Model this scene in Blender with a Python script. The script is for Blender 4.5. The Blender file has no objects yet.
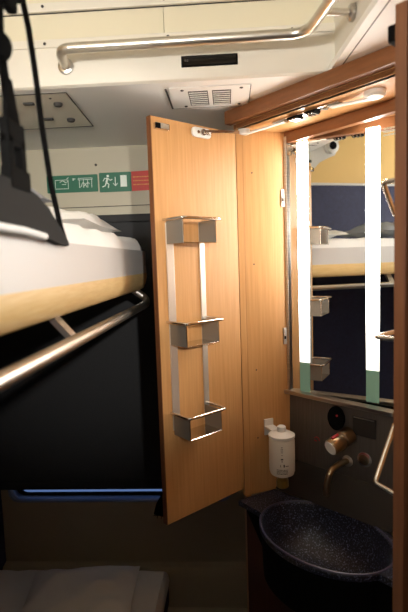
import bpy, bmesh, math, random
from mathutils import Vector, Matrix
random.seed(7)
COL = bpy.context.scene.collection
PI = math.pi
def rad(a): return a*PI/180
def srgb(r, g, b):
    f = lambda c: (c/255/12.92) if c/255 <= .04045 else ((c/255+.055)/1.055)**2.4
    return (f(r), f(g), f(b), 1)

# ---------------------------------------------------------------- materials
def mat(name, col, rough=.5, metal=0, spec=.5, emit=None, strength=0, trans=0, alpha=1, coat=0):
    m = bpy.data.materials.new(name); m.use_nodes = True
    b = m.node_tree.nodes['Principled BSDF']
    b.inputs['Base Color'].default_value = col
    b.inputs['Roughness'].default_value = rough
    b.inputs['Metallic'].default_value = metal
    b.inputs['Specular IOR Level'].default_value = spec
    b.inputs['Transmission Weight'].default_value = trans
    b.inputs['Coat Weight'].default_value = coat
    if emit:
        b.inputs['Emission Color'].default_value = emit
        b.inputs['Emission Strength'].default_value = strength
    return m
def noise_mat(name, c1, c2, rough=.5, scale=(1, 1, 1), nscale=20, lo=.35, hi=.65, metal=0, bump=0, detail=4, kind='noise', coord='Object', bscale=None, spec=.5):
    m = mat(name, c1, rough, metal, spec); nt = m.node_tree; N = nt.nodes; L = nt.links
    b = N['Principled BSDF']
    tc = N.new('ShaderNodeTexCoord'); mp = N.new('ShaderNodeMapping'); mp.inputs['Scale'].default_value = scale
    L.new(tc.outputs[coord], mp.inputs[0])
    if kind == 'noise':
        t = N.new('ShaderNodeTexNoise'); t.inputs['Scale'].default_value = nscale; t.inputs['Detail'].default_value = detail
        fac = t.outputs['Fac']
    else:
        t = N.new('ShaderNodeTexVoronoi'); t.inputs['Scale'].default_value = nscale; fac = t.outputs['Color']
    L.new(mp.outputs[0], t.inputs['Vector'])
    r = N.new('ShaderNodeValToRGB'); r.color_ramp.elements[0].position = lo; r.color_ramp.elements[1].position = hi
    r.color_ramp.elements[0].color = c1; r.color_ramp.elements[1].color = c2
    L.new(fac, r.inputs[0]); L.new(r.outputs[0], b.inputs['Base Color'])
    if bump:
        bp = N.new('ShaderNodeBump'); bp.inputs['Strength'].default_value = bump; bp.inputs['Distance'].default_value = .004
        L.new(fac, bp.inputs['Height']); L.new(bp.outputs[0], b.inputs['Normal'])
    return m
WOOD = noise_mat('beech_laminate', srgb(188, 138, 84), srgb(202, 152, 97), .42, (30, 30, 1.2), 5, .3, .7)
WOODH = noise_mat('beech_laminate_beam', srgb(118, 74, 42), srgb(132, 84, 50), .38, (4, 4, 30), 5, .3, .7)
WOODD = noise_mat('brown_laminate', srgb(70, 36, 22), srgb(80, 42, 26), .45, (30, 30, 1.2), 5)
CREAM = mat('cream_panel', srgb(224, 219, 206), .45)
CREAMY = mat('ivory_panel', srgb(224, 217, 192), .45)
SOFFIT = mat('soffit_paint', srgb(242, 240, 235), .5)
WALL = noise_mat('beige_wall_panel', srgb(174, 166, 144), srgb(178, 170, 148), .5, nscale=3)
HATCHM = mat('hatch_grey', srgb(226, 220, 204), .5)
NAVY = noise_mat('navy_upholstery', srgb(52, 55, 82), srgb(58, 62, 92), .8, nscale=60)
OCHRE = mat('ochre_panel', srgb(222, 186, 120), .5)
FLOORM = noise_mat('dark_floor', srgb(38, 38, 42), srgb(60, 60, 64), .6, nscale=120)
STEEL = noise_mat('brushed_steel', srgb(176, 172, 166), srgb(198, 194, 188), .28, (1, 1, 60), 8, metal=1)
CHROME = mat('polished_steel', srgb(214, 210, 204), .12, 1)
BARM = mat('satin_rail', srgb(214, 208, 198), .3, 1)
PANELM = noise_mat('grey_steel_panel', srgb(100, 94, 88), srgb(110, 104, 98), .42, (60, 60, 1), 6, metal=.7)
SPLASH = mat('dark_splash', srgb(36, 33, 31), .4)
SILVER = mat('silver_paint', srgb(212, 210, 208), .42, .1)
EDGEB = noise_mat('shaded_brown_edge', srgb(104, 62, 36), srgb(116, 72, 42), .45, (30, 30, 1.2), 5)  # brown door edges and outer faces, darkened to stand in for shade
MAPLE = noise_mat('maple_edge', srgb(226, 190, 128), srgb(234, 202, 144), .42, (3, 3, 30), 6)
SHEET = noise_mat('white_sheet', srgb(242, 241, 238), srgb(245, 244, 241), .9, nscale=9, bump=.25)
MATT = mat('grey_mattress', srgb(150, 154, 160), .85)
BLIND = noise_mat('black_blind', srgb(30, 30, 31), srgb(38, 38, 40), .75, (1, 1, 1), 300)
BLACKM = mat('black_plastic', srgb(6, 6, 6), .8, 0, .08)
WEB = noise_mat('black_webbing', srgb(7, 6, 6), srgb(12, 11, 11), .9, (1, 1, 1), 400, bump=.3, spec=.05)
GUARDM = noise_mat('charcoal_fabric', srgb(26, 24, 23), srgb(34, 32, 30), .95, nscale=500)
GREEN = mat('sign_green', srgb(0, 92, 64), .5)
RED = mat('sign_red', srgb(196, 36, 20), .5)
WHITEM = mat('white_print', srgb(214, 224, 214), .5)
YELP = mat('yellow_print', srgb(222, 150, 70), .5)
BLUEF = mat('window_rim_dusk_blue', srgb(150, 165, 190), .4, .3)  # dusk light on the rim is put into its pale blue
GRANITE = noise_mat('speckled_composite', srgb(18, 20, 34), srgb(118, 126, 158), .42, nscale=230, lo=.55, hi=.68, detail=5)
RIMM = mat('basin_rim_highlight', srgb(66, 66, 92), .35)
BRASS = mat('aged_brass', srgb(158, 142, 116), .3, 1)
AMBER = mat('olive_amber_cap', srgb(120, 96, 40), .35)
BOTTLE = mat('white_bottle', srgb(206, 200, 188), .4)
INK = mat('dark_print', srgb(50, 46, 44), .6)
PLASTICW = mat('white_plastic', srgb(222, 220, 214), .35)
VENTM = mat('vent_dark', srgb(60, 57, 54), .7)
PLATE = mat('grey_sheet_steel', srgb(138, 134, 126), .38, .55)
UPR = mat('satin_upright', srgb(226, 222, 214), .34, .75)
MIRROR = mat('mirror_silver', (.86, .88, .87, 1), .015, 1)
LAMPM = mat('lamp_diffuser', srgb(250, 250, 248), .4, emit=(1, .95, .87, 1), strength=34)
def lamp_gradient(m, z0, z1, s0, s1):      # the tube is dim at its lower end
    nt = m.node_tree; N = nt.nodes; L = nt.links
    g = N.new('ShaderNodeNewGeometry'); x = N.new('ShaderNodeSeparateXYZ'); r = N.new('ShaderNodeMapRange')
    r.interpolation_type = 'SMOOTHSTEP'
    r.inputs['From Min'].default_value = z0; r.inputs['From Max'].default_value = z1; r.inputs['To Min'].default_value = s0; r.inputs['To Max'].default_value = s1
    L.new(g.outputs['Position'], x.inputs[0]); L.new(x.outputs['Z'], r.inputs['Value']); L.new(r.outputs['Result'], N['Principled BSDF'].inputs['Emission Strength'])
lamp_gradient(LAMPM, 1.28, 1.75, 2.0, 50)
GLASSG = mat('green_frosted_glass', srgb(120, 160, 140), .55, emit=(.3, .55, .42, 1), strength=.12)
CEILFILL = mat('ceiling_fill', srgb(250, 248, 240), .5, emit=(1, .9, .74, 1), strength=.7)  # glow of the added fill light on the ceiling
WALLFILL = mat('wall_fill', srgb(250, 248, 240), .5, emit=(1, .95, .87, 1), strength=120)  # glow of the added fill light on the wall
GLASS = mat('window_glass', (.8, .9, 1, 1), .02, trans=1)
REDP = mat('red_print', srgb(176, 40, 48), .5)
BLUEP = mat('dark_blue_print', srgb(30, 32, 70), .5)

# ---------------------------------------------------------------- mesh helpers
class MB:
    """collects geometry in world coordinates (through an optional frame)"""
    def __init__(s, frame=None): s.bm = bmesh.new(); s.F = frame or (lambda u, v, w: Vector((u, v, w)))
    def box(s, a, b, bev=0):
        x0, x1 = sorted((a[0], b[0])); y0, y1 = sorted((a[1], b[1])); z0, z1 = sorted((a[2], b[2]))
        t = bmesh.new(); bmesh.ops.create_cube(t, size=1)
        for v in t.verts: v.co = Vector((x0+(v.co.x+.5)*(x1-x0), y0+(v.co.y+.5)*(y1-y0), z0+(v.co.z+.5)*(z1-z0)))
        if bev: bmesh.ops.bevel(t, geom=t.edges[:], offset=bev, segments=2, affect='EDGES', profile=.6)
        s._add(t); return s
    def _add(s, t):
        mp = {v: s.bm.verts.new(s.F(*v.co)) for v in t.verts}
        for f in t.faces:
            try: s.bm.faces.new([mp[v] for v in f.verts])
            except ValueError: pass
        t.free()
    def prism(s, pts, w0, w1, axis='w', bev=0):
        """polygon pts in two axes extruded along the third; axis names the extruded one"""
        t = bmesh.new()
        mk = {'w': lambda p, h: (p[0], p[1], h), 'v': lambda p, h: (p[0], h, p[1]), 'u': lambda p, h: (h, p[0], p[1])}[axis]
        lo = [t.verts.new(mk(p, w0)) for p in pts]; hi = [t.verts.new(mk(p, w1)) for p in pts]
        t.faces.new(lo[::-1]); t.faces.new(hi)
        n = len(pts)
        for i in range(n): t.faces.new([lo[i], lo[(i+1) % n], hi[(i+1) % n], hi[i]])
        if bev: bmesh.ops.bevel(t, geom=t.edges[:], offset=bev, segments=2, affect='EDGES', profile=.6)
        s._add(t); return s
    def tube(s, path, r, closed=False, seg=12, flat=None, caps=True):
        """round tube, or a flat strip when flat=(width, thickness, up vector)"""
        P = [Vector(p) for p in path]; n = len(P); rings = []; t = bmesh.new(); up = None
        for i, p in enumerate(P):
            a = P[(i-1) % n] if (closed or i > 0) else p; b = P[(i+1) % n] if (closed or i < n-1) else p
            d = (b-a).normalized()
            if flat:
                w = Vector(flat[2]); w = (w-d*w.dot(d)).normalized(); q = d.cross(w).normalized()
                cs = [w*flat[0]/2*i1+q*flat[1]/2*j1 for i1, j1 in ((1, 1), (-1, 1), (-1, -1), (1, -1))]
            else:
                if up is None: up = d.orthogonal().normalized()
                up = (up-d*up.dot(d)).normalized(); q = d.cross(up)
                rr = r[i] if isinstance(r, (list, tuple)) else r
                cs = [(up*math.cos(2*PI*k/seg)+q*math.sin(2*PI*k/seg))*rr for k in range(seg)]
            rings.append([t.verts.new(p+c) for c in cs])
        m = len(rings[0])
        for i in range(n if closed else n-1):
            A, B = rings[i], rings[(i+1) % n]
            for k in range(m): t.faces.new([A[k], A[(k+1) % m], B[(k+1) % m], B[k]])
        if not closed and caps: t.faces.new(rings[0][::-1]); t.faces.new(rings[-1])
        s._add(t); return s
    def lathe(s, prof, c, axis=(0, 0, 1), seg=24):
        """profile [(r, h)] round the axis through c"""
        t = bmesh.new(); ax = Vector(axis).normalized(); e = ax.orthogonal().normalized(); g = ax.cross(e); c = Vector(c)
        R = []
        for r, h in prof:
            R.append([t.verts.new(c+ax*h+(e*math.cos(2*PI*k/seg)+g*math.sin(2*PI*k/seg))*max(r, 1e-5)) for k in range(seg)])
        for A, B in zip(R, R[1:]):
            for k in range(seg): t.faces.new([A[k], A[(k+1) % seg], B[(k+1) % seg], B[k]])
        t.faces.new(R[0][::-1]); t.faces.new(R[-1])
        s._add(t); return s
    def build(s, name, m, parent=None, smooth=False):
        loc = Vector((0, 0, 0))
        if parent is not None:
            loc = WLOC[parent]
        elif s.bm.verts:
            xs = [v.co for v in s.bm.verts]
            loc = Vector(((min(c.x for c in xs)+max(c.x for c in xs))/2, (min(c.y for c in xs)+max(c.y for c in xs))/2, min(c.z for c in xs)))
        bmesh.ops.recalc_face_normals(s.bm, faces=s.bm.faces[:])
        bmesh.ops.translate(s.bm, verts=s.bm.verts[:], vec=-loc)
        me = bpy.data.meshes.new(name); s.bm.to_mesh(me); s.bm.free()
        me.materials.append(m)
        if smooth:
            for p in me.polygons: p.use_smooth = True
            try: me.set_sharp_from_angle(angle=rad(38))
            except Exception: pass
        o = bpy.data.objects.new(name, me); COL.objects.link(o)
        if parent is not None: o.parent = parent; WLOC[o] = loc
        else: o.location = loc; WLOC[o] = loc
        return o
WLOC = {}
def thing(name, label, cat, loc, group=None):
    o = bpy.data.objects.new(name, None); COL.objects.link(o); o.location = loc; WLOC[o] = Vector(loc)
    o.empty_display_size = .05
    return tag(o, label, cat, group)
def tag(o, label, cat, group=None):
    o['label'] = label; o['category'] = cat
    if group: o['group'] = group
    return o
def struct(o): o['kind'] = 'structure'; return o
def frame(o, a):
    c, s_ = math.cos(rad(a)), math.sin(rad(a))
    return lambda u, v, w: Vector((o[0]+u*c-v*s_, o[1]+u*s_+v*c, w))
def fillet(pts, r, n=5, closed=False):
    P = [Vector(p) for p in pts]; out = []; N = len(P)
    for i, p in enumerate(P):
        if not closed and i in (0, N-1): out.append(p); continue
        a = P[i-1]-p; b = P[(i+1) % N]-p; rr = min(r, a.length*.45, b.length*.45)
        A = p+a.normalized()*rr; B = p+b.normalized()*rr
        for k in range(n+1):
            t = k/n; out.append(A*(1-t)**2+p*2*t*(1-t)+B*t*t)
    return out
def rrect(x0, x1, y0, y1, r, n=5):
    return [(p.x, p.y) for p in fillet([(x0, y0, 0), (x1, y0, 0), (x1, y1, 0), (x0, y1, 0)], r, n, True)]
def screw_head(parent, c, axis, r=.004, m=VENTM, name='screw'):
    MB().lathe([(r, 0), (r, .0012), (r*.6, .002)], c, axis, 10).build(name, m, parent, True)

YW = 1.8      # window wall
ZS = 2.037    # low soffit
XL, XR, YB = -.95, .85, -.8
YF = 1.19     # fascia of the low soffit
ZC = 2.45

# ---------------------------------------------------------------- setting
struct(MB().box((XL, YB, -.05), (XR, YW, 0)).build('floor', FLOORM))
struct(MB().box((XL, YB, ZC), (XR, YF, ZC+.05)).build('ceiling', CREAM))
# window wall with a rounded opening
WX0, WX1, WZ0, WZ1 = -.915, -.02, .655, 1.70
def wall_with_hole():
    b = MB(); t = b.bm
    inner = rrect(WX0, WX1, WZ0, WZ1, .05, 6); n = len(inner)
    cx, cz = (WX0+WX1)/2, (WZ0+WZ1)/2
    ox0, ox1, oz0, oz1 = XL-.1, XR+.1, 0, ZS+.3
    outer = []
    for x, z in inner:
        dx, dz = x-cx, z-cz
        k = min([(ox1-cx)/dx if dx > 1e-6 else 9e9, (ox0-cx)/dx if dx < -1e-6 else 9e9, (oz1-cz)/dz if dz > 1e-6 else 9e9, (oz0-cz)/dz if dz < -1e-6 else 9e9])
        outer.append((cx+dx*k, cz+dz*k))
    L = [[t.verts.new((x, y, z)) for x, z in ring] for y, ring in ((YW, outer), (YW, inner), (YW+.07, inner), (YW+.07, outer))]
    for A, B in zip(L, L[1:]+L[:1]):
        for i in range(n): t.faces.new([A[i], A[(i+1) % n], B[(i+1) % n], B[i]])
    # square off the corners of the outer outline
    for (X, Z) in ((ox0, oz0), (ox1, oz0), (ox1, oz1), (ox0, oz1)):
        near = sorted(range(n), key=lambda i: (outer[i][0]-X)**2+(outer[i][1]-Z)**2)
        i = near[0]
        for j in ((i+1) % n, (i-1) % n):
            if abs(outer[i][0]-outer[j][0]) > 1e-6 and abs(outer[i][1]-outer[j][1]) > 1e-6:
                c = t.verts.new((X, YW, Z)); t.faces.new([L[0][i], L[0][j], c])
    return b
struct(wall_with_hole().build('wall_back', WALL))
# the wall panel above the window has a fine joint; steps of the heating duct below
b = MB(); b.box((XL, YW-.004, ZS-.22), (.0, YW-.0005, ZS-.2195)); b.box((XL, YW-.004, 1.816), (.05, YW-.0005, 1.8185))
struct(b.build('trim_1', VENTM))
b = MB()
b.prism([(YW, .0), (YW-.075, .0), (YW-.075, .205), (YW-.066, .222), (YW-.035, .228), (YW-.035, .378), (YW-.028, .392), (YW, .398)], XL, .044, 'u')
struct(b.build('baseboard_back', WALL, smooth=True))
# left wall: navy panel below, ochre above
struct(MB().box((XL-.05, YB, 0), (XL, YW, 2.02)).build('wall_left', NAVY))
struct(MB().box((XL-.05, YB, 2.02), (XL, YW, ZC)).build('wall_left', OCHRE))
struct(MB().box((XL, YB, 2.012), (XL+.012, YF, 2.026), .003).build('trim_2', SILVER))
struct(MB().box((XR, YB, 0), (XR+.05, YW, ZC)).build('wall_right', WOODD))
struct(MB().box((XL, YB-.05, 0), (XR, YB, ZC)).build('wall_front', WOODD))
# low soffit in front of the window, returning along the right side above the washstand
SX = .262
b = MB()
b.prism([(XL, YW), (XL, YF+.012), (SX, YF+.012), (SX+.02, .88), (SX+.06, YB), (XR, YB), (XR, YW)], ZS, ZS+.03)
struct(b.build('ceiling_soffit', SOFFIT)); bpy.data.objects['ceiling_soffit'].name = 'ceiling_1'
# fascia: lower smooth band, recessed ivory panel between two flanges
b = MB()
b.prism([(YF+.012, ZS), (YF+.004, ZS+.004), (YF, ZS+.016), (YF, 2.128), (YF+.03, 2.128), (YF+.03, ZS+.03), (YF+.012, ZS)], XL, SX+.004, 'u')
struct(b.build('trim_3', CREAM, smooth=True))
struct(MB().box((XL, YF-.004, 2.128), (SX+.008, YF+.03, 2.147), .002).build('trim_4', CREAM))
b = MB(); b.box((XL, YF+.006, 2.147), (-.142, YF+.03, 2.211)); b.box((-.1405, YF+.006, 2.147), (SX+.008, YF+.03, 2.211))
struct(b.build('trim_5', CREAMY))
b = MB(); b.box((XL, YF+.005, 2.147), (SX+.008, YF+.0062, 2.149)); b.box((XL, YF+.003, 2.2095), (SX+.008, YF+.0062, 2.211))
struct(b.build('trim_6', VENTM))
struct(MB().box((XL, YF-.004, 2.211), (SX+.008, YF+.03, 2.232), .002).build('trim_7', CREAM))
struct(MB().box((XL, YF+.01, 2.232), (SX+.008, YF+.03, ZC)).build('trim_8', CREAMY))
# side face of the bulkhead, with a raised white edge strip
FS = frame((SX, YF+.012), -86.4)
struct(MB(FS).box((0, -.0, ZS+.012), (.331, .02, ZC)).build('trim_9', CREAM))
struct(MB(frame((SX+.02, .88), -88.8)).box((0, 0, ZS+.012), (1.9, .02, ZC)).build('trim_9', CREAM))
struct(MB(FS).prism([(-.014, ZS-.001), (.004, ZS-.001), (.004, ZS+.016), (-.010, ZS+.02), (-.014, ZS+.012)], 0, .331, 'u').build('trim_10', SOFFIT, smooth=True))
struct(MB(FS).box((.0, .0055, ZS-.0008), (1.2, .0075, ZS+.0002)).build('trim_11', VENTM))

# ---------------------------------------------------------------- window and blind
w = struct(bpy.data.objects.new('window_1', None)); COL.objects.link(w); w.location = ((WX0+WX1)/2, YW, WZ0); WLOC[w] = Vector(w.location)
b = MB(); out = rrect(WX0-.004, WX1+.004, WZ0-.004, WZ1+.004, .052, 6); inn = rrect(WX0+.014, WX1-.014, WZ0+.010, WZ1-.012, .042, 6)
n = len(out); t = b.bm
R = [[t.verts.new((x, y, z)) for x, z in ring] for y, ring in ((YW-.004, out), (YW-.006, [((a[0]+c[0])/2, (a[1]+c[1])/2) for a, c in zip(out, inn)]), (YW+.004, inn), (YW+.05, inn), (YW+.05, out))]
for A, B in zip(R, R[1:]+R[:1]):
    for i in range(n): t.faces.new([A[i], A[(i+1) % n], B[(i+1) % n], B[i]])
b.build('window_frame', BLUEF, w, True)
b = MB(); g = rrect(WX0+.0141, WX1-.0141, WZ0+.0101, WZ1-.0121, .042, 6); g2 = rrect(WX0+.03, WX1-.03, WZ0+.018, WZ1-.03, .034, 6)
t = b.bm
R = [[t.verts.new((x, y, z)) for x, z in ring] for y, ring in ((YW+.03, g), (YW+.026, g2), (YW+.045, g2), (YW+.045, g))]
for A, B in zip(R, R[1:]+R[:1]):
    for i in range(n): t.faces.new([A[i], A[(i+1) % n], B[(i+1) % n], B[i]])
b.build('window_gasket', BLACKM, w)
MB().box((WX0+.016, YW+.035, WZ0+.012), (WX1-.016, YW+.041, WZ1-.014)).build('window_pane', GLASS, w)
bl = thing('roller_blind', 'black roller blind drawn down over the window behind the upper berth', 'blind', (-.46, YW-.02, .71))
b = MB(); b.box((XL+.006, YW-.016, .745), (.02, YW-.012, 1.76)); b.build('fabric', BLIND, bl)
b = MB(); b.box((XL+.006, YW-.024, .728), (.02, YW-.008, .748), .003); b.box((XL+.006, YW-.021, .713), (.02, YW-.010, .7275), .002); b.build('bottom_rail', BLIND, bl)
b = MB(); b.box((XL+.003, YW-.03, 1.755), (.03, YW-.001, 1.783), .004); b.build('head_rail', BLIND, bl)

# black mesh pouch hanging on the wall under the window
p = thing('mesh_pouch', 'small black mesh pouch hanging on the wall beside the bottom corner of the window', 'pouch', (-.28, YW-.02, .60))
b = MB()
pts = [(-.325, .615), (-.315, .65), (-.295, .688), (-.262, .70), (-.225, .70), (-.225, .605), (-.262, .597)]
b.prism(pts, YW-.034, YW-.012, 'v', .004); b.build('net_body', WEB, p)
b = MB()
for i in range(6):
    z = .612+i*.015; b.tube([(-.325+i*.010, YW-.036, z), (-.226, YW-.036, z+.004)], .0012, seg=5)
for i in range(6):
    x = -.31+i*.016; b.tube([(x, YW-.036, .60), (x+.010, YW-.036, .66+i*.006)], .0012, seg=5)
b.build('mesh', BLACKM, p)
MB().tube([(-.262, YW-.02, .70), (-.25, YW-.014, .73), (-.235, YW-.02, .70)], .002, seg=6).build('loop', WEB, p)

# ---------------------------------------------------------------- signs on the window wall
def flatbox(bm, x0, x1, z0, z1, d=.0016): bm.box((x0, YW-d-.0006, z0), (x1, YW-d+.0004, z1))
s1 = thing('safety_sign', 'green safety sticker with two white outlined pictograms, left of the exit sign', 'sign', (-.58, YW, 1.873))
MB().prism(rrect(-.680, -.485, 1.874, 1.938, .004), YW-.0016, YW-.0001, 'v').build('sticker', GREEN, s1)
b = MB()
def outline(b, x0, x1, z0, z1, t=.0016):
    flatbox(b, x0, x1, z0, z0+t); flatbox(b, x0, x1, z1-t, z1); flatbox(b, x0, x0+t, z0, z1); flatbox(b, x1-t, x1, z0, z1)
outline(b, -.648, -.597, 1.888, 1.922)
for q in [[(-.630, 1.913), (-.618, 1.919), (-.608, 1.913)], [(-.616, 1.917), (-.606, 1.910), (-.598, 1.917)], [(-.622, 1.905), (-.606, 1.905)], [(-.604, 1.924), (-.596, 1.930)]]:
    b.tube([(x, YW-.0018, z) for x, z in q], .001, seg=5)
flatbox(b, -.664, -.660, 1.918, 1.926); flatbox(b, -.580, -.576, 1.918, 1.926); flatbox(b, -.574, -.570, 1.922, 1.925)
outline(b, -.560, -.505, 1.919, 1.926)
for x in (-.556, -.540, -.524, -.509): flatbox(b, x, x+.0018, 1.890, 1.92)
for q in [[(-.548, 1.900), (-.541, 1.910), (-.532, 1.902), (-.526, 1.891)], [(-.540, 1.893), (-.532, 1.903), (-.522, 1.909), (-.516, 1.903)], [(-.552, 1.892), (-.545, 1.899)]]:
    b.tube([(x, YW-.0018, z) for x, z in q], .0013, seg=5)
b.build('pictogram', WHITEM, s1)
s2 = thing('exit_sign', 'green and red emergency exit sign with running figure, arrow and door', 'sign', (-.38, YW, 1.868))
MB().prism(rrect(-.479, -.3575, 1.870, 1.942, .004), YW-.0016, YW-.0001, 'v').build('green_field', GREEN, s2)
MB().prism([(-.357, 1.870), (-.262, 1.872), (-.262, 1.944), (-.357, 1.942)], YW-.0016, YW-.0001, 'v').build('red_field', RED, s2)
b = MB()
b.lathe([(.0048, 0), (.0048, .001)], (-.4455, YW-.0016, 1.929), (0, -1, 0), 12)
for q, r in [([(-.4465, 1.922), (-.452, 1.906)], .0040), ([(-.452, 1.906), (-.443, 1.899), (-.446, 1.886)], .0024), ([(-.452, 1.906), (-.457, 1.894), (-.468, 1.890)], .0024),
             ([(-.4455, 1.920), (-.436, 1.913), (-.429, 1.917)], .0018), ([(-.447, 1.921), (-.458, 1.921), (-.464, 1.911)], .0018)]:
    b.tube([(x, YW-.0014, z) for x, z in q], r, seg=6)
b.build('running_figure', WHITEM, s2)
b = MB(); flatbox(b, -.4195, -.4165, 1.892, 1.925)
b.tube([(-.4265, YW-.0016, 1.902), (-.418, YW-.0016, 1.892), (-.4095, YW-.0016, 1.902)], .0016, seg=5)
b.build('down_arrow', WHITEM, s2)
b = MB(); flatbox(b, -.3985, -.3745, 1.888, 1.930); b.build('door_symbol', WHITEM, s2)
b = MB()
for i in range(3):
    z = 1.920-i*.014; x = -.351
    random.seed(i)
    while x < -.272:
        l = random.uniform(.004, .012); flatbox(b, x, x+l, z, z+.0035); x += l+.0022
b.build('text_line', YELP, s2)
MB().lathe([(.0045, 0), (.0045, .003), (.002, .005)], (-.489, YW, 1.972), (0, -1, 0), 12).build('wall_screw', VENTM)
tag(bpy.data.objects['wall_screw'], 'small dark screw in the beige wall above the safety signs', 'screw')

# ---------------------------------------------------------------- soffit fittings
v = thing('ceiling_vent', 'white ventilation plate with two slotted grilles on the low ceiling', 'vent', (-.04, 1.31, ZS))
b = MB(); b.prism([(-.140, 1.236), (.068, 1.236), (.064, 1.394), (-.150, 1.394)], ZS-.003, ZS-.0002, 'w', .0008); b.build('cover_plate', SOFFIT, v)
b = MB()
b.box((-.1505, 1.2355, ZS-.0034), (-.1455, 1.3945, ZS-.003)); b.box((.0655, 1.2355, ZS-.0034), (.0675, 1.3945, ZS-.003)); b.box((-.149, 1.393, ZS-.0034), (.066, 1.3945, ZS-.003))
b.build('joint', VENTM, v)
for x0, x1 in ((-.094, -.043), (-.032, .017)):
    g_ = MB().box((x0, 1.262, ZS-.0036), (x1, 1.372, ZS-.0030)).build('grille', VENTM, v)
    b = MB()
    for k in range(7):
        y = 1.270+k*.0152; b.box((x0+.002, y-.0022, ZS-.0056), (x1-.002, y+.0022, ZS-.0036), .0006)
    b.build('slat', SOFFIT, g_)
for c in ((-.108, 1.252), (.043, 1.252), (-.108, 1.376), (.040, 1.376)): screw_head(v, (c[0], c[1], ZS-.003), (0, 0, -1), .0045)
h = thing('ceiling_hatch', 'grey inspection hatch with four knobs on the low ceiling above the safety signs', 'hatch', (-.54, 1.37, ZS))
b = MB(); b.prism([(-.672, 1.226), (-.402, 1.226), (-.418, 1.518), (-.672, 1.518)], ZS-.0035, ZS-.0002, 'w', .001); b.build('panel', HATCHM, h)
b = MB(); b.tube([(-.672, 1.223, ZS-.003), (-.399, 1.223, ZS-.003), (-.415, 1.521, ZS-.003), (-.672, 1.521, ZS-.003)], .0014, seg=5); b.build('joint', VENTM, h)
for x, y, rr in ((-.446, 1.297, .012), (-.458, 1.437, .012)):
    MB().lathe([(rr, 0), (rr, .004), (rr*.75, .008), (rr*.3, .009)], (x, y, ZS-.0035), (0, 0, -1), 20).build('latch_knob', VENTM, h, True)
for x, y in ((-.520, 1.282), (-.520, 1.420)):
    MB().box((x-.014, y-.007, ZS-.009), (x+.014, y+.007, ZS-.0035), .002).build('latch_block', VENTM, h)
for c in ((-.452, 1.256), (-.64, 1.25)): screw_head(h, (c[0], c[1], ZS-.0035), (0, 0, -1), .0035)
d = thing('display_slot', 'narrow black display strip in the cream fascia under the grab rail', 'display', (-.034, YF, 2.066))
MB().box((-.102, YF-.0022, 2.0655), (.034, YF+.002, 2.0915), .0012).build('bezel', BLACKM, d)
MB().box((-.098, YF-.0028, 2.0685), (.030, YF-.002, 2.0885)).build('screen', mat('display_glass', srgb(10, 10, 12), .12), d)
b = MB(); b.box((-.094, YF-.0032, 2.0775), (-.090, YF-.0026, 2.0825)); b.box((-.088, YF-.0032, 2.0775), (-.0845, YF-.0026, 2.0825)); b.build('mark', VENTM, d)
for i, (x, z) in enumerate(((-.432, 2.137), (-.131, 2.137), (.163, 2.137), (-.432, 2.223), (-.138, 2.223), (.17, 2.223))):
    o = MB().lathe([(.0036, 0), (.0036, .0014), (.0018, .0022)], (x, YF-.004, z), (0, -1, 0), 10).build('fascia_screw', VENTM, None, True)
    side = ('left end', 'middle', 'right end')[i % 3]
    tag(o, 'small dark screw at the %s of the %s ceiling flange' % (side, 'lower' if i < 3 else 'upper'), 'screw', 'screws in the ceiling fascia')

# grab rail under the ceiling
gr = thing('grab_rail', 'brushed steel grab rail running along the ceiling fascia, bent at the right end', 'rail', (-.1, 1.13, 2.08))
path = fillet([(-.384, YF, 2.083), (-.380, 1.128, 2.098), (.188, 1.128, 2.1), (.222, .94, 2.1), (.232, .35, 2.1)], .042, 8)
MB().tube(path, .0115, seg=20).build('bar', BARM, gr, True)
MB().lathe([(.019, 0), (.019, .004), (.015, .006)], (-.384, YF, 2.083), (0, -1, 0), 20).build('flange', STEEL, gr, True)
MB().tube([(.212, 1.04, 2.1), (.262, 1.047, 2.1)], .0075, seg=14).build('post', BARM, gr, True)
MB().lathe([(.017, 0), (.017, .006), (.013, .010)], (.2695, 1.048, 2.1), (-1, -.06, 0), 20).build('flange', STEEL, gr, True)

# ---------------------------------------------------------------- upper berth
BX, BY1, BY0 = -.27, 1.56, -.55
ub = thing('upper_berth', 'upper sleeping berth on the left with silver side, maple edge and guard rail', 'bunk', (-.6, .5, 1.47))
def plan(x1, y1, r): return [(XL+.004, BY0), (x1, BY0)]+[(x1-r+r*math.cos(a), y1-r+r*math.sin(a)) for a in [PI/2*k/6 for k in range(7)]]+[(XL+.004, y1)]
b = MB(); b.prism(plan(BX, BY1, .028), 1.568, 1.638); b.build('side_board', SILVER, ub, True)
b = MB()
zs = [(1.568, .000), (1.555, -.001), (1.536, .003), (1.521, .010), (1.514, .022), (1.512, .05)]
t = b.bm; rings = [[t.verts.new((x, y, z)) for x, y in plan(BX-ins, BY1-ins*.5, .028)] for z, ins in zs]
for A, B in zip(rings, rings[1:]):
    for k in range(len(A)): t.faces.new([A[k], A[(k+1) % len(A)], B[(k+1) % len(A)], B[k]])
t.faces.new(rings[-1]); b.build('lower_edge', MAPLE, ub, True)
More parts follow.
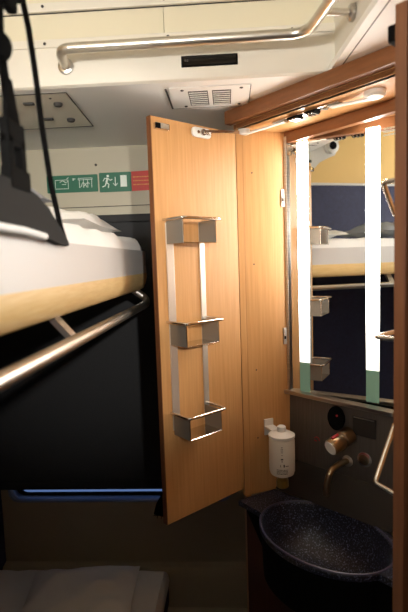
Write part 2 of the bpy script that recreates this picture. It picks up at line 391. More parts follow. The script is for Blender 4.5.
# rail under the edge
path = fillet([(BX-.055, BY1-.025, 1.522), (BX-.01, BY1-.008, 1.486), (BX, BY1-.04, 1.469), (BX, BY0+.05, 1.469), (BX-.05, BY0+.03, 1.522)], .022, 6)
MB().tube(path, .0118, seg=18).build('guard_bar', BARM, ub, True)
for y in (.80, .05):
    MB().tube([(BX-.002, y, 1.473), (BX-.045, y, 1.522)], 0, flat=(.026, .010, (0, 1, 0))).build('bar_bracket', BARM, ub)
mt = thing('mattress', 'grey mattress with white sheet on the upper berth', 'mattress', (-.6, .5, 1.638))
def soft_slab(x0, x1, y0, y1, z0, z1, r, nx=14, ny=30, amp=.003, seed=1, sag=None):
    random.seed(seed); b = MB(); t = b.bm
    from mathutils import noise
    def hgt(x, y):
        e = min(x-x0, x1-x, y-y0, y1-y); k = min(1, max(0, e)/r); h = math.sqrt(max(0, 1-(1-k)**2))
        return z0+(z1-z0)*(.0+1.0*h)+amp*noise.noise(Vector((x*14+seed, y*14, 0)))*h*2
    def grid(a, c, n):
        g = [a+(c-a)*i/n for i in range(n+1)]
        ex = [a+r*.1, a+r*.3, a+r*.6, c-r*.6, c-r*.3, c-r*.1]
        return sorted(set(g+ex))
    gx, gy = grid(x0, x1, nx), grid(y0, y1, ny)
    V = [[t.verts.new((x, y, hgt(x, y))) for y in gy] for x in gx]
    W_ = [[t.verts.new((x, y, z0-.0005)) for y in gy] for x in gx]
    for i in range(len(gx)-1):
        for j in range(len(gy)-1):
            t.faces.new([V[i][j], V[i+1][j], V[i+1][j+1], V[i][j+1]]); t.faces.new([W_[i][j], W_[i][j+1], W_[i+1][j+1], W_[i+1][j]])
    for i in range(len(gx)-1):
        for j in (0, len(gy)-1): t.faces.new([V[i][j], V[i+1][j], W_[i+1][j], W_[i][j]])
    for j in range(len(gy)-1):
        for i in (0, len(gx)-1): t.faces.new([V[i][j], V[i][j+1], W_[i][j+1], W_[i][j]])
    return b
soft_slab(XL+.02, BX-.012, BY0+.02, 1.54, 1.6385, 1.672, .022).build('mattress_core', MATT, mt, True)
soft_slab(XL+.01, BX-.004, BY0+.01, 1.475, 1.639, 1.678, .024, 14, 50, .004).build('sheet', SHEET, mt, True)
def pillow(b, c, sx, sy, h, ang=0, puff=1, seed=0, crease=.008):
    from mathutils import noise
    t = b.bm; n = 22; ca, sa = math.cos(ang), math.sin(ang)
    def P(u, v, s):
        e = (1-abs(u)**3.2)*(1-abs(v)**3.2); e = max(0, e)**.55
        pin = 1-.07*(1-abs(u))*abs(v)**2-.0; pin2 = 1-.07*(1-abs(v))*abs(u)**2
        x, y = u*sx/2*pin2, v*sy/2*pin
        z = s*e*h/2*(1 if s > 0 else .55)+crease*noise.noise(Vector((u*2.5+seed, v*3.5, s*.5)))*e*2
        return Vector((c[0]+x*ca-y*sa, c[1]+x*sa+y*ca, c[2]+z))
    for s in (1, -1):
        G = [[t.verts.new(P(-1+2*i/n, -1+2*j/n, s)) for j in range(n+1)] for i in range(n+1)]
        for i in range(n):
            for j in range(n): t.faces.new([G[i][j], G[i+1][j], G[i+1][j+1], G[i][j+1]])
    bmesh.ops.remove_doubles(t, verts=t.verts[:], dist=.0006)
    return b
o = pillow(MB(), (-.49, 1.20, 1.697), .36, .44, .075, .05, seed=3, crease=.020).build('pillow', SHEET, None, True)
tag(o, 'crumpled white pillow on the upper berth behind the black straps', 'pillow')
o = pillow(MB(), (-.50, .68, 1.712), .40, .30, .075, 0, seed=8, crease=.01).build('pillow', MATT, None, True)
tag(o, 'grey folded cushion on the upper berth beside the black guard, seen in the mirror', 'pillow')

GX = BX+.0085      # the guard hangs just outside the side board
# safety guard with straps on the near part of the upper berth
sg = thing('berth_safety_guard', 'charcoal fabric safety guard hung on black straps at the near upper berth edge', 'safety guard', (GX, .55, 1.64))
prof = [(-.05, 1.642), (-.05, 1.700), (.30, 1.703), (.52, 1.706), (.60, 1.704), (.655, 1.696), (.695, 1.684), (.735, 1.655), (.772, 1.638), (.772, 1.631), (.74, 1.632), (.68, 1.640), (.62, 1.645)]
b = MB(); b.prism(prof, GX-.006, GX+.006, 'u', .003); b.build('fabric_flap', GUARDM, sg)
b = MB(); b.tube([(GX+.008, .0, 1.646), (GX+.008, .30, 1.648), (GX+.008, .60, 1.645), (GX+.008, .665, 1.641)], .0048, seg=10); b.build('white_piping', SHEET, sg, True)
def strap(path, w, t_, up, name='strap', m=WEB): return MB().tube(path, 0, flat=(w, t_, up)).build(name, m, sg)
def dy(pts, a=-.028, h=.008): return [(x, y+a, z+h if z < 2.35 else z) for x, y, z in pts]
st = strap(dy([(GX, .628, 1.752), (GX, .622, 1.80), (GX, .612, 1.86), (GX, .618, 1.93), (GX, .622, 2.1), (GX-.01, .62, 2.3), (GX-.02, .62, ZC-.004)]), .015, .0025, (.25, 1, 0))
G_ = lambda u, v, w: Vector((u, v-.028, w+.008))
b = MB(G_); b.box((GX-.006, .605, 1.752), (GX+.006, .620, 1.688), .003); b.box((GX-.006, .640, 1.752), (GX+.006, .655, 1.688), .003)
b.box((GX-.006, .605, 1.738), (GX+.006, .655, 1.770), .004); b.box((GX-.007, .603, 1.714), (GX+.007, .662, 1.686), .004); b.build('buckle', BLACKM, st)
b = MB(G_); b.prism([(.611, 1.766), (.650, 1.766), (.633, 1.82), (.620, 1.82)], GX-.003, GX+.003, 'u', .001); b.build('strap_end', WEB, st)
strap([(GX, .772, 1.634), (GX, .752, 1.66), (GX, .722, 1.72), (GX, .70, 1.80), (GX, .69, 1.86), (GX, .675, 1.92), (GX, .655, 1.96), (GX-.01, .64, 2.2), (GX-.02, .64, ZC-.004)], .011, .0022, (.25, 1, 0))
b = MB(G_); b.box((GX-.008, .580, 1.93), (GX+.008, .680, 1.985), .006); b.box((GX-.006, .622, 1.905), (GX+.008, .655, 1.93), .005); b.build('strap_adjuster', BLACKM, sg)
MB(G_).lathe([(.011, -.008), (.016, -.004), (.018, .0), (.014, .006), (.006, .008)], (GX+.002, .607, 1.850), (1, -.4, 0), 20).build('round_stop', BLACKM, sg, True)
sg.location.y -= .014
# black guard knob is part of the strap set; fitting of the berth on the left wall (seen in the mirror)
fa = thing('wall_bracket', 'grey folding arm with round pivot on the left wall, seen in the mirror', 'fitting', (XL+.02, .8, 2.1))
b = MB(); b.prism([(1.0, 2.06), (.98, 2.20), (.86, 2.285), (.74, 2.29), (.68, 2.235), (.70, 2.18), (.80, 2.14), (.92, 2.02)], XL+.002, XL+.03, 'u', .004); b.build('plate', SILVER, fa)
MB().tube([(XL+.04, .76, 2.235), (XL+.04, .40, 2.42)], 0, flat=(.035, .012, (0, .5, 1))).build('strut', SILVER, fa)
pv = MB().lathe([(.042, 0), (.042, .02), (.034, .026)], (XL+.03, .73, 2.225), (1, 0, 0), 24).build('pivot', SILVER, fa, True)
MB().lathe([(.022, 0), (.022, .003)], (XL+.0562, .73, 2.225), (1, 0, 0), 20).build('pivot_bore', BLACKM, pv, True)
MB().lathe([(.008, 0), (.008, .006)], (XL+.03, .86, 2.14), (1, 0, 0), 12).build('bolt', VENTM, fa, True)

# ---------------------------------------------------------------- lower berth
lb = thing('lower_berth', 'lower bench berth under the window with dark upholstered base', 'bunk', (-.6, .5, 0))
b = MB(); b.box((XL+.004, BY0, .30), (BX+.005, 1.70, .385), .01); b.build('seat_base', NAVY, lb)
b = MB(); b.box((XL+.004, BY0, .0), (BX-.06, 1.66, .30)); b.build('plinth', BLACKM, lb)
ml = thing('mattress', 'white sheeted mattress on the lower berth under the window', 'mattress', (-.6, .5, .386))
soft_slab(XL+.01, BX+.008, BY0+.02, 1.70, .3865, .445, .03, 14, 40, .006, 4).build('sheet', SHEET, ml, True)
o = pillow(MB(), (-.53, 1.44, .488), .38, .36, .095, .10, seed=5, crease=.014).build('pillow', SHEET, None, True)
tag(o, 'white pillow in the shade on the lower berth', 'pillow')

# ---------------------------------------------------------------- washstand cabinet
P0 = (.03, 1.45); AF = -48
FC = frame(P0, AF)
FWd = .64
Hh = (P0[0]+FWd*math.cos(rad(AF)), P0[1]+FWd*math.sin(rad(AF)))
MO = (.185, 1.52); FMr = frame(MO, -36)      # mirror: u to the right, v away from the room
ZT, ZCt = 1.974, .853
ZC2 = 1.985      # underside of the cabinet top board
cab = thing('washstand_cabinet', 'beech corner cabinet with two open doors, mirror and two light bars above a basin', 'cabinet', (P0[0], P0[1], 0))
MR = FMr(.335, 0, 0); MRt = (MR.x, MR.y)
def inC(pt):   # world -> front frame
    dx, dy = pt[0]-P0[0], pt[1]-P0[1]; c, s_ = math.cos(rad(AF)), math.sin(rad(AF)); return (dx*c+dy*s_, -dx*s_+dy*c)
m1, m2 = inC(MO), inC(MRt)
# left cheek (inside face from hinge to mirror) and outer side panel to the window wall
dirx, diry = MO[0]-P0[0], MO[1]-P0[1]; ln = math.hypot(dirx, diry)
FCh = frame(P0, math.degrees(math.atan2(diry, dirx)))
MB(FCh).box((.0, .0, ZCt), (ln+.035, .018, ZC2), .001).build('side_panel', WOOD, cab)
MB().box((P0[0]+.004, P0[1]+.008, 0), (P0[0]+.02, YW-.001, ZS-.001)).build('side_panel', WOOD, cab)
# right cheek
dx, dy = MRt[0]-Hh[0], MRt[1]-Hh[1]; ln2 = math.hypot(dx, dy); FCr = frame(Hh, math.degrees(math.atan2(dy, dx)))
MB(FCr).box((.0, -.018, ZCt), (ln2+.03, .0, ZC2), .001).build('side_panel', WOOD, cab)
MB().box((Hh[0]+.003, Hh[1]-.02, 0), (XR-.001, Hh[1], ZS-.001)).build('front_panel', WOOD, cab)
# top board and header beam, inner rail
MB(FC).prism([(0, .0), (FWd, .0), (m2[0]+.03, m2[1]+.02), (m1[0]-.01, m1[1]+.02)], ZC2, ZC2+.014).build('top_board', WOOD, cab)
MB(FC).box((-.022, -.024, 1.999), (FWd+.05, .0, ZS-.0005), .002).build('header_beam', WOODH, cab)
MB(FC).box((-.010, .0, ZC2), (FWd+.02, .016, 1.999), .001).build('header_beam', WOODH, cab)
# inner rail runs in front of the mirror top
FRl = frame(MO, -43.5)
MB(frame((.212, 1.512), -49.5)).box((-.052, -.022, ZT-.022), (.38, 0, ZC2-.0005), .002).build('mirror_rail', WOODH, cab)
# small corner block where the rail meets the cheek
MB(frame((.212, 1.512), -49.5)).box((-.064, -.034, ZT-.030), (-.046, .004, ZC2-.0008), .002).build('corner_block', WOOD, cab)
# mirror with its backing, frame strip and clip
MB(FMr).box((-.005, .006, 1.15), (.36, .020, ZT)).build('mirror_back', BLACKM, cab)
mr = MB(FMr).box((.003, .0, 1.175), (.345, .005, ZT-.002)).build('mirror', MIRROR, cab)
MB(FMr).box((-.003, -.010, 1.175), (.006, .005, ZT-.002), .001).build('edge_strip', STEEL, mr)
b = MB(FMr); b.box((.004, -.006, 1.915), (.018, -.0005, 1.945), .002); b.lathe([(.007, 0), (.007, .004)], (.022, -.004, 1.932), (0, -1, 0), 12); b.build('mirror_clip', CHROME, mr)
for u0, u1 in ((.038, .072), (.250, .287)):
    l = MB(FMr).box((u0, -.0022, 1.272), (u1, -.0003, ZT-.026), 0).build('light_bar', LAMPM, cab)
    MB(FMr).box((u0, -.0022, 1.178), (u1, -.0003, 1.2715), 0).build('bar_foot', GLASSG, l)
# white printed notice on the mirror
b = MB(FMr)
for r_ in range(3):
    z = 1.936-r_*.0085; u = .298
    random.seed(20+r_)
    while u < .330:
        l_ = random.uniform(.003, .007); b.box((u, -.0012, z), (u+l_, -.0002, z+.0045)); u += l_+.0015
b.build('mirror_notice', WHITEM, mr)
# ledge under the mirror
MB(FRl).box((-.030, -.020, 1.166), (.35, .012, 1.178), .002).build('mirror_ledge', STEEL, cab)
# steel service panel and dark splash
FPn = frame(MO, -42)
MB(FPn).prism([(-.000, 1.166), (-.004, .948), (.012, .948), (.012, 1.166)], -.03, .35, 'u').build('service_panel', PANELM, cab)
MB(FPn).prism([(-.006, .948), (-.055, .855), (.02, .855), (.012, .948)], -.04, .36, 'u').build('splash_panel', SPLASH, cab)
# hardware on the ceiling of the cabinet
def hw(u, v, z, name, f, m=CHROME): b = MB(FC); f(b, u, v, z); return b.build(name, m, cab, True)
puck = lambda rr: (lambda b, u, v, z: b.lathe([(rr, 0), (rr, .008), (rr*.8, .014), (rr*.35, .016)], (u, v, z), (0, 0, -1), 24))
hw(.006, .026, ZC2, 'stay_pivot', puck(.019), PLASTICW)
hw(.415, .062, ZC2, 'stay_pivot', puck(.025), PLASTICW)
b = MB(FC); b.tube([(.006, .028, ZC2-.013), (.09, .040, ZC2-.010), (.150, .046, ZC2-.008)], 0, flat=(.012, .004, (0, 1, 0))); b.build('stay_arm', PLASTICW, cab)
b = MB(FC); b.tube([(.415, .062, ZC2-.015), (.345, .056, ZC2-.010), (.300, .050, ZC2-.008)], 0, flat=(.016, .004, (0, 1, 0))); b.build('stay_arm', PLASTICW, cab)
b = MB(FC); b.box((.110, .036, ZC2-.005), (.330, .060, ZC2-.0003), .0015); b.build('stay_track', CHROME, cab)
for u in (.172, .228):
    b = MB(FC); b.box((u, .030, ZC2-.013), (u+.036, .056, ZC2-.005), .002)
    k_ = b.build('catch', BLACKM, cab)
    b = MB(FC)
    for j in range(3): b.box((u+.004+j*.011, .0285, ZC2-.0145), (u+.009+j*.011, .058, ZC2-.0128), .0006)
    b.build('catch_plate', CHROME, k_)
for u in (.125, .155, .285): hw(u, .048, ZC2-.005, 'screw', lambda b, u, v, z: b.lathe([(.007, 0), (.007, .005)], (u, v, z), (0, 0, -1), 10))
# strike plates and shelf holes on the left cheek
for z in (1.785, 1.352):
    k_ = MB(FCh).box((ln-.022, -.0035, z-.025), (ln-.010, -.0003, z+.028), .001).build('strike_plate', STEEL, cab)
    b = MB(FCh); b.box((ln-.019, -.0045, z-.008), (ln-.013, -.0033, z+.002)); b.build('strike_slot', BLACKM, k_)
for z in (1.86, 1.585, 1.255, 1.035):
    MB(FCh).lathe([(.0025, 0), (.0025, .0004)], (.050, -.0002, z), (0, -1, 0), 10).build('peg_hole', VENTM, cab)
# ---- base below the basin
MB(FC).prism([(0, 0), (FWd, 0), (FWd, ZCt-.036)]+[(.288+.213*math.cos(a), ZCt-.036-.135*math.sin(a)) for a in [PI*k/20 for k in range(21)]]+[(0, ZCt-.036)], .004, .022, 'v').build('base_front', WOODD, cab)

# ---- doors
def door_frame(o, a): return frame(o, a)
FL = frame(P0, 224)          # u towards the free edge; v<0 is the thickness side when mirrored below
def leaf(F, sgn, width, label, zb=.878):
    dr = MB(F).box((.003, 0, zb+.001), (width-.001, -sgn*.0165, ZT-.001), .0008).build('door', WOOD, cab)
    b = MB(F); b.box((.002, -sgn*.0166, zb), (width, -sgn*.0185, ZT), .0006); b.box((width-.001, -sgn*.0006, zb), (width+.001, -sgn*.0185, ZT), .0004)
    b.build('shaded_edge', EDGEB, dr)
    dr['label'] = label
    return dr
# FL: local v axis = direction rotated +90 from u=(-.719,-.695) -> (.695,-.719): the inner, rack side
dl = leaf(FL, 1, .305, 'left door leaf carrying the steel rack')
FR = frame(Hh, 226)          # v axis = (.719,-.695): outer side; inner is negative v
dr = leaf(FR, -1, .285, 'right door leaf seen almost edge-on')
# the slab of the right leaf lies on +v, inner face at v=0
def on_leaf(F, b): return b
b = MB(FL); b.prism(rrect(.104, .172, 1.940, 1.966, .012), .0003, .006, 'v', .001); pl = b.build('stay_plate', PLASTICW, dl, False)
b = MB(FL)
for u in (.152, .120, .112): b.lathe([(.0045, 0), (.0045, .003)], (u, .006, 1.953), (0, 1, 0), 12)
b.lathe([(.009, 0), (.009, .005)], (.135, .006, 1.954), (0, 1, 0), 14); 
b.build('door_screw', CHROME, dl, True)
b = MB(FL); b.tube([(.135, .013, 1.955), (.07, .024, 1.962), (.012, .026, 1.968)], 0, flat=(.008, .003, (0, 0, 1))); b.build('stay_rod', CHROME, dl)
b = MB(FL); b.box((.254, .0003, 1.940), (.298, .012, 1.956), .002); b.build('door_catch', CHROME, dl)
b = MB(FL); b.box((.283, .010, 1.941), (.2985, .013, 1.955), .001); b.build('door_catch', BLACKM, dl)
b = MB(FR); b.box((.255, -.0003, 1.925), (.281, -.014, 1.950), .002); b.build('door_catch', BLACKM, dr)

# ---- racks on the doors
def rack(F, s, ub0, ub1, ua, uz, shelves, label, group=None, loc=None):
    """two flat upright bars and strip baskets; s = sign of the inner side along v"""
    rk = thing('door_rack', label, 'rack', loc)
    for u, wd_ in ((ub0, .009), (ub1, .012)):
        MB(F).box((u-wd_, s*.0006, 1.14), (u+wd_, s*.0042, 1.704), .0008).build('upright', UPR, rk)
    for z in shelves:
        # U-shaped rim rod, two side plates with a front stay wire and a floor plate
        p_ = fillet([(ua, s*.005, z), (ua, s*.084, z), (uz, s*.084, z), (uz, s*.005, z)], .014, 6)
        MB(F).tube(p_, .0040, seg=12).build('basket_rim', CHROME, rk, True)
        h_, a2, z2, vf = .060, .160, .272, .074
        b0, b1 = z-.003-h_, z-.003
        for q in (a2, z2): MB(F).box((q-.0009, s*.0048, b0), (q+.0009, s*vf, b1)).build('side_plate', PLATE, rk)
        MB(F).box((a2, s*.0048, b0), (z2, s*vf, b0+.0016)).build('floor_plate', CHROME, rk)
        MB(F).tube([(a2, s*vf, b1), (a2, s*vf, b0+.001), (z2, s*vf, b0+.001), (z2, s*vf, b1)], .0016, seg=8).build('front_wire', CHROME, rk, True)
    return rk
rack(FL, 1, .150, .262, .148, .282, (1.711, 1.441, 1.192), 'steel rack with three open baskets on the open left cabinet door', loc=FL(.18, .004, 1.09))
rr_ = thing('towel_rack', 'bright steel towel rack with protruding bars on the right cabinet door', 'rack', FR(.15, -.004, 1.19))
MB(FR).tube(fillet([(.244, -.0008, 1.180), (.238, -.056, 1.190), (.166, -.052, 1.285), (.164, -.0008, 1.287)], .008, 5), .0042, seg=12).build('towel_hook', CHROME, rr_, True)
MB(FR).tube(fillet([(.244, -.0008, 1.722), (.238, -.042, 1.722), (.196, -.040, 1.668), (.194, -.0008, 1.668)], .008, 5), .0042, seg=12).build('towel_hook', CHROME, rr_, True)
for z in (1.457,):
    p_ = fillet([(.242, -.0008, z), (.238, -.056, z), (.060, -.056, z), (.056, -.0008, z)], .010, 5)
    MB(FR).tube(p_, .0042, seg=12).build('towel_bar', CHROME, rr_, True)

# ---------------------------------------------------------------- basin
ws = thing('washbasin', 'dark blue speckled basin moulded into its counter below the mirror', 'basin', FC(.29, .02, .70))
cu, cv, ea, eb = .292, .012, .190, .139
pb = inC(FPn(-.03, -.056, 0)); pb2 = inC(FPn(.36, -.056, 0))
poly = [(.006, -.035), (.06, -.035), (.46, -.030), (FWd-.004, -.020), (FWd-.01, .05), (pb2[0], pb2[1]), (pb[0]-.0, pb[1]), (.020, .052), (.008, .002)]
def ray_poly(th):
    dx, dy = math.cos(th), math.sin(th); best = 0
    for i in range(len(poly)):
        x1, y1 = poly[i][0]-cu, poly[i][1]-cv; x2, y2 = poly[(i+1) % len(poly)][0]-cu, poly[(i+1) % len(poly)][1]-cv
        ex, ey = x2-x1, y2-y1; den = dx*ey-dy*ex
        if abs(den) < 1e-9: continue
        t_ = (x1*ey-y1*ex)/den; k = (x1*dy-y1*dx)/den
        if t_ > 0 and -1e-6 <= k <= 1+1e-6: best = max(best, t_)
    return best
angs = sorted(set([round(2*PI*k/120, 5) for k in range(120)]+[round(math.atan2(q[1]-cv, q[0]-cu) % (2*PI), 5) for q in poly]))
def ell(th, k=1): # radius of the rim ellipse along th
    return k/math.sqrt((math.cos(th)/ea)**2+(math.sin(th)/eb)**2)
b = MB(FC); t = b.bm; rings = []
def ring(f): rings.append([t.verts.new(FC(cu+math.cos(a)*f(a)[0], cv+math.sin(a)*f(a)[0], f(a)[1])) for a in angs])
outr = lambda a: max(ray_poly(a), ell(a)+.006)
UN = MB(FC); 
ring(lambda a: (min(outr(a)-.01, ell(a, .98)), ZCt-.15))
ring(lambda a: (max(outr(a)-.03, ell(a)+.001), ZCt-.020))
ring(lambda a: (outr(a)-.002, ZCt-.017))
for A, B in zip(rings, rings[1:]): pass
under = [[v.co.copy() for v in R_] for R_ in rings]
for R_ in rings[:2]:
    for v_ in R_: t.verts.remove(v_)
rings = rings[2:]
ring(lambda a: (outr(a), ZCt-.014)); ring(lambda a: (outr(a), ZCt-.003)); ring(lambda a: (outr(a)-.003, ZCt))
ring(lambda a: (ell(a)+.001, ZCt)); ring(lambda a: (ell(a, .985), ZCt-.002))
for k, dz in ((.965, .012), (.94, .035), (.90, .065), (.82, .095), (.68, .118), (.45, .130), (.2, .135), (.10, .136)): ring(lambda a: (ell(a, k), ZCt-dz))
for A, B in zip(rings, rings[1:]):
    for i in range(len(A)): t.faces.new([A[i], A[(i+1) % len(A)], B[(i+1) % len(A)], B[i]])
t.faces.new(rings[-1])
ub_ = UN.bm; RU = [[ub_.verts.new(c_) for c_ in R_] for R_ in under]
for A, B in zip(RU, RU[1:]):
    for i in range(len(A)): ub_.faces.new([A[i], A[(i+1) % len(A)], B[(i+1) % len(A)], B[i]])
ub_.faces.new(RU[0][::-1])
UN.build('underside', BLACKM, ws, True)  # black instead of speckled: shade below the rim put into the colour
b.build('bowl', GRANITE, ws, True)
# bead round the rim; the edge highlight is put into its lighter blue
b = MB(FC); pts = [(cu+math.cos(a)*(ell(a)+.0035), cv+math.sin(a)*(ell(a)+.0035), ZCt+.001) for a in [2*PI*k/80 for k in range(80)]]
b.tube(pts, .0028, closed=True, seg=8); b.build('rim_highlight', RIMM, ws, True)
MB(FC).lathe([(.024, 0), (.024, .003), (.018, .004), (.010, .001)], (cu, cv, ZCt-.1362), (0, 0, 1), 24).build('drain', STEEL, ws, True)

# ---------------------------------------------------------------- tap and fittings on the service panel
def FP(u, v, w): return FPn(u, -v, w)     # v towards the room
uT = .150
tp = thing('mixer_tap', 'steel mixer tap with round lever knob and brass-coloured curved spout', 'tap', FP(uT, .02, 1.0))
AX = Vector((-.28, 1, -.33)).normalized(); O_ = Vector((.211, .002, 1.078))
q = lambda d_: tuple(O_+AX*d_)
MB(FP).lathe([(.025, 0), (.025, .03), (.021, .034), (.021, .038)], q(0), AX, 32).build('body', BRASS, tp, True)
MB(FP).lathe([(.0225, 0), (.024, .003), (.024, .038), (.0215, .042)], q(.039), AX, 32).build('knob', BRASS, tp, True)
MB(FP).lathe([(.0205, 0), (.0200, .0016)], q(.0812), AX, 32).build('knob_cap', PLASTICW, tp, True)
MB(FP).tube([tuple(O_+AX*.045+Vector((0, .0077, .0235))), tuple(O_+AX*.068+Vector((0, .0077, .0235)))], .0045, seg=10).build('knob_mark', REDP, tp)
sp = fillet([(.204, .002, .995), (.198, .045, .998), (.190, .078, .985), (.185, .088, .955), (.183, .090, .915)], .03, 6)
MB(FP).tube(sp, .0088, seg=16).build('spout', BRASS, tp, True)
MB(FP).lathe([(.017, 0), (.017, .004), (.012, .007)], (.204, .001, .995), (0, 1, 0), 24).build('spout_flange', STEEL, tp, True)
lbq = thing('temperature_label', 'dark blue square label with red marks beside the tap knob', 'label', FP(.095, .001, 1.0))
MB(FP).box((.082, .0008, 1.000), (.118, .002, 1.050)).build('label_plate', BLUEP, lbq)
b = MB(FP)
b.tube([(.092, .0024, 1.038), (.098, .0024, 1.043), (.106, .0024, 1.040), (.109, .0024, 1.032)], .0016, seg=6)
b.box((.090, .002, 1.028), (.100, .0026, 1.032)); b.box((.096, .002, 1.018), (.110, .0026, 1.023)); b.box((.090, .002, 1.008), (.097, .0026, 1.013))
b.build('label_mark', REDP, lbq)
ds = thing('drain_button', 'round steel push button set in the service panel right of the tap', 'button', FP(.253, .001, 1.0))
MB(FP).lathe([(.022, 0), (.022, .003), (.018, .0045)], (.257, .0008, 1.014), (0, 1, 0), 28).build('ring', STEEL, ds, True)
MB(FP).lathe([(.0155, 0), (.0155, .0035), (.012, .005)], (.257, .003, 1.014), (0, 1, 0), 28).build('push_cap', BRASS, ds, True)
b = MB(FP); b.tube([(.257+.018*math.cos(a), .0052, 1.014+.018*math.sin(a)) for a in [rad(30+k*12) for k in range(11)]], .0010, seg=5); b.build('arc_mark', REDP, ds)
# dark oval plate above the tap
so = thing('oval_plate', 'black oval plate with a small red dot above the tap', 'cover plate', FP(.16, .002, 1.09))
MB(FP).prism([(.170+.026*math.cos(a), 1.120+.036*math.sin(a)) for a in [2*PI*k/28 for k in range(28)]], .0008, .014, 'v', .002).build('cover', BLACKM, so)
MB(FP).lathe([(.0032, 0), (.0032, .002)], (.176, .014, 1.130), (0, 1, 0), 12).build('indicator', REDP, so)
rp = thing('dark_flap', 'dark grey raised rectangular flap under the mirror ledge, right of the oval plate', 'dispenser', FP(.25, .001, 1.08))  # dark grey raised rectangle on the service panel
MB(FP).box((.222, .0008, 1.082), (.292, .006, 1.138), .002).build('flap', SPLASH, rp)
MB(FP).box((.226, .006, 1.134), (.288, .009, 1.137), .001).build('lip', STEEL, rp)

# soap bottle hanging upside down in its holder
sc = FCh(.088, -.083, 0)
bt = thing('soap_bottle', 'white soap bottle hanging cap-down beside the cabinet side panel above the basin', 'bottle', (sc.x, sc.y, .90))
z0 = .941
MB().lathe([(.012, -.002), (.026, .001), (.035, .006), (.0385, .016), (.039, .026), (.039, .112), (.037, .118), (.012, .120), (.010, .120)], (sc.x, sc.y, z0), (0, 0, 1), 36).build('bottle_body', BOTTLE, bt, True)
MB().lathe([(.0165, -.038), (.0185, -.036), (.0185, -.014), (.016, -.012), (.016, .0), (.012, .001)], (sc.x, sc.y, z0), (0, 0, 1), 28).build('cap', AMBER, bt, True)
# print on the curved front
va = math.atan2(-sc.y, -sc.x)
def cyl_patch(b, a0, a1, za, zb_):
    t = b.bm; n_ = 4; r0, r1 = .0392, .0396; A = []
    for k in range(n_+1):
        a = va+(a0+(a1-a0)*k/n_)
        A.append([t.verts.new((sc.x+r*math.cos(a), sc.y+r*math.sin(a), z)) for r, z in ((r0, za), (r1, za), (r1, zb_), (r0, zb_))])
    for p_, q_ in zip(A, A[1:]):
        for k in range(4): t.faces.new([p_[k], p_[(k+1) % 4], q_[(k+1) % 4], q_[k]])
    t.faces.new(A[0]); t.faces.new(A[-1][::-1])
b = MB(); random.seed(3)
cyl_patch(b, -.09, .09, z0+.062, z0+.066); cyl_patch(b, -.05, .05, z0+.056, z0+.0585)
cyl_patch(b, .10, .20, z0+.040, z0+.048); cyl_patch(b, -.14, -.10, z0+.040, z0+.047); cyl_patch(b, .26, .50, z0+.042, z0+.044)
for i in range(4):
    z = z0+.030-i*.0042; a = -.42
    while a < .42:
        l_ = random.uniform(.03, .10); cyl_patch(b, a, min(a+l_, .45), z, z+.002); a += l_+.025
for (a0, a1, za, zb_) in ((-.07, .07, .084, .0852), (-.07, .07, .096, .0972), (-.07, -.05, .084, .097), (.05, .07, .084, .097), (-.03, .03, .090, .0915), (-.06, .06, .100, .1015), (-.06, .06, .076, .0772)): cyl_patch(b, a0, a1, z0+za, z0+zb_)
b.build('label_print', INK, bt)
hb = thing('bottle_holder', 'pale round wall holder clasping the top of the soap bottle', 'holder', (sc.x, sc.y, z0+.12))
MB().lathe([(.040, .1205), (.040, .128), (.033, .132), (.014, .138), (.013, .152), (.009, .155)], (sc.x, sc.y, z0), (0, 0, 1), 32).build('clasp', PLASTICW, hb, True)
b = MB(FCh); b.box((.072, -.055, z0+.122), (.104, -.0003, z0+.131), .002); b.box((.072, -.006, z0+.10), (.104, -.0003, z0+.152), .002); b.build('bracket', PLASTICW, hb)

# ---------------------------------------------------------------- lights
cl = thing('ceiling_fill_lamp', 'unseen flat fill light added above the upper berth, outside the picture', 'lamp', (-.52, .15, ZC-.03))  # added fill to brighten the upper panels, no known fitting
MB().box((-.80, -.10, ZC-.03), (-.32, .45, ZC-.001), .004).build('housing', PLASTICW, cl)
MB().box((-.78, -.08, ZC-.036), (-.34, .43, ZC-.0305), .002).build('diffuser', CEILFILL, cl)

rl = thing('wall_fill_lamp', 'unseen wide fill light added on the wall over the head of the upper berth', 'lamp', (-.60, YB, 1.77))  # added fill for the fascia, soffit and upper wall
MB().box((-.88, YB+.001, 1.77), (-.34, YB+.03, 1.99), .004).build('housing', PLASTICW, rl)
MB().box((-.86, YB+.0305, 1.79), (-.36, YB+.036, 1.97), .002).build('diffuser', WALLFILL, rl)

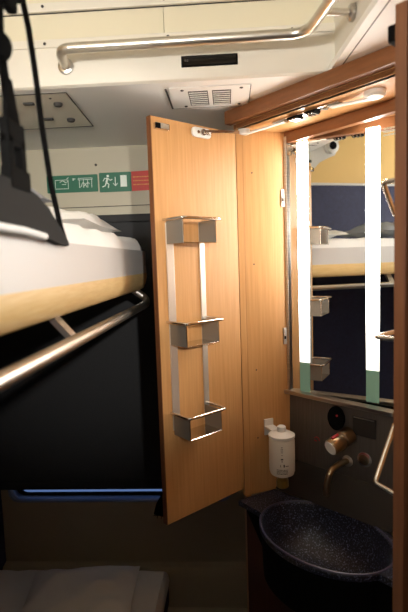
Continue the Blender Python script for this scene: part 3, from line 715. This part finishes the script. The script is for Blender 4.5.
sp_ = thing('fill_spot', 'unseen small fill spot added on a wall arm behind the camera', 'lamp', (.26, YB, 1.80))  # added spot to brighten the berth side and its far end
MB().lathe([(.03, 0), (.03, .012), (.012, .016)], (.26, YB+.0005, 1.80), (0, 1, 0), 20).build('base', PLASTICW, sp_, True)
tgt = Vector((-.27, 1.12, 1.60)); sl = Vector((.26, -.34, 1.80)); dr_ = (tgt-sl).normalized()
MB().tube([(.26, YB+.012, 1.80), (.26, -.45, 1.80), tuple(sl-dr_*.045)], .007, seg=10).build('arm', PLASTICW, sp_, True)
MB().lathe([(.018, -.05), (.024, -.045), (.030, .0), (.030, .012), (.027, .012), (.024, .0)], sl, dr_, 24).build('shade', PLASTICW, sp_, True)
ld = bpy.data.lights.new('fill_beam', 'SPOT'); ld.energy = 110; ld.color = (1, .96, .90); ld.spot_size = rad(40); ld.spot_blend = 1; ld.shadow_soft_size = .022
lo_ = bpy.data.objects.new('fill_beam', ld); COL.objects.link(lo_); lo_.location = sl+dr_*.02; lo_.rotation_euler = dr_.to_track_quat('-Z', 'Y').to_euler()

# ---------------------------------------------------------------- world (dusk outside the window)
wd = bpy.data.worlds.new('dusk'); bpy.context.scene.world = wd; wd.use_nodes = True
wd.node_tree.nodes['Background'].inputs[0].default_value = (.26, .40, .80, 1)
wd.node_tree.nodes['Background'].inputs[1].default_value = .65

# ---------------------------------------------------------------- camera
cd = bpy.data.cameras.new('camera'); co = bpy.data.objects.new('camera', cd); COL.objects.link(co)
cd.sensor_fit = 'VERTICAL'; cd.sensor_height = 36; cd.lens = 475/612*36; cd.clip_start = .02
yaw, pitch, roll = rad(3.2), rad(5.4), rad(-1.9)
f = Vector((-math.sin(yaw)*math.cos(pitch), math.cos(yaw)*math.cos(pitch), -math.sin(pitch)))
r = Vector((math.cos(yaw), math.sin(yaw), 0)); u = r.cross(f)
r2 = r*math.cos(roll)+u*math.sin(roll); u2 = -r*math.sin(roll)+u*math.cos(roll)
co.matrix_world = Matrix(((r2.x, u2.x, -f.x, 0), (r2.y, u2.y, -f.y, 0), (r2.z, u2.z, -f.z, 1.6), (0, 0, 0, 1)))
cd.dof.use_dof = True; cd.dof.focus_distance = 1.45; cd.dof.aperture_fstop = 4
sc_ = bpy.context.scene; sc_.camera = co
vs = sc_.view_settings; vs.view_transform = 'Standard'; vs.look = 'None'; vs.gamma = 1; vs.use_curve_mapping = False
vs.exposure = -.42
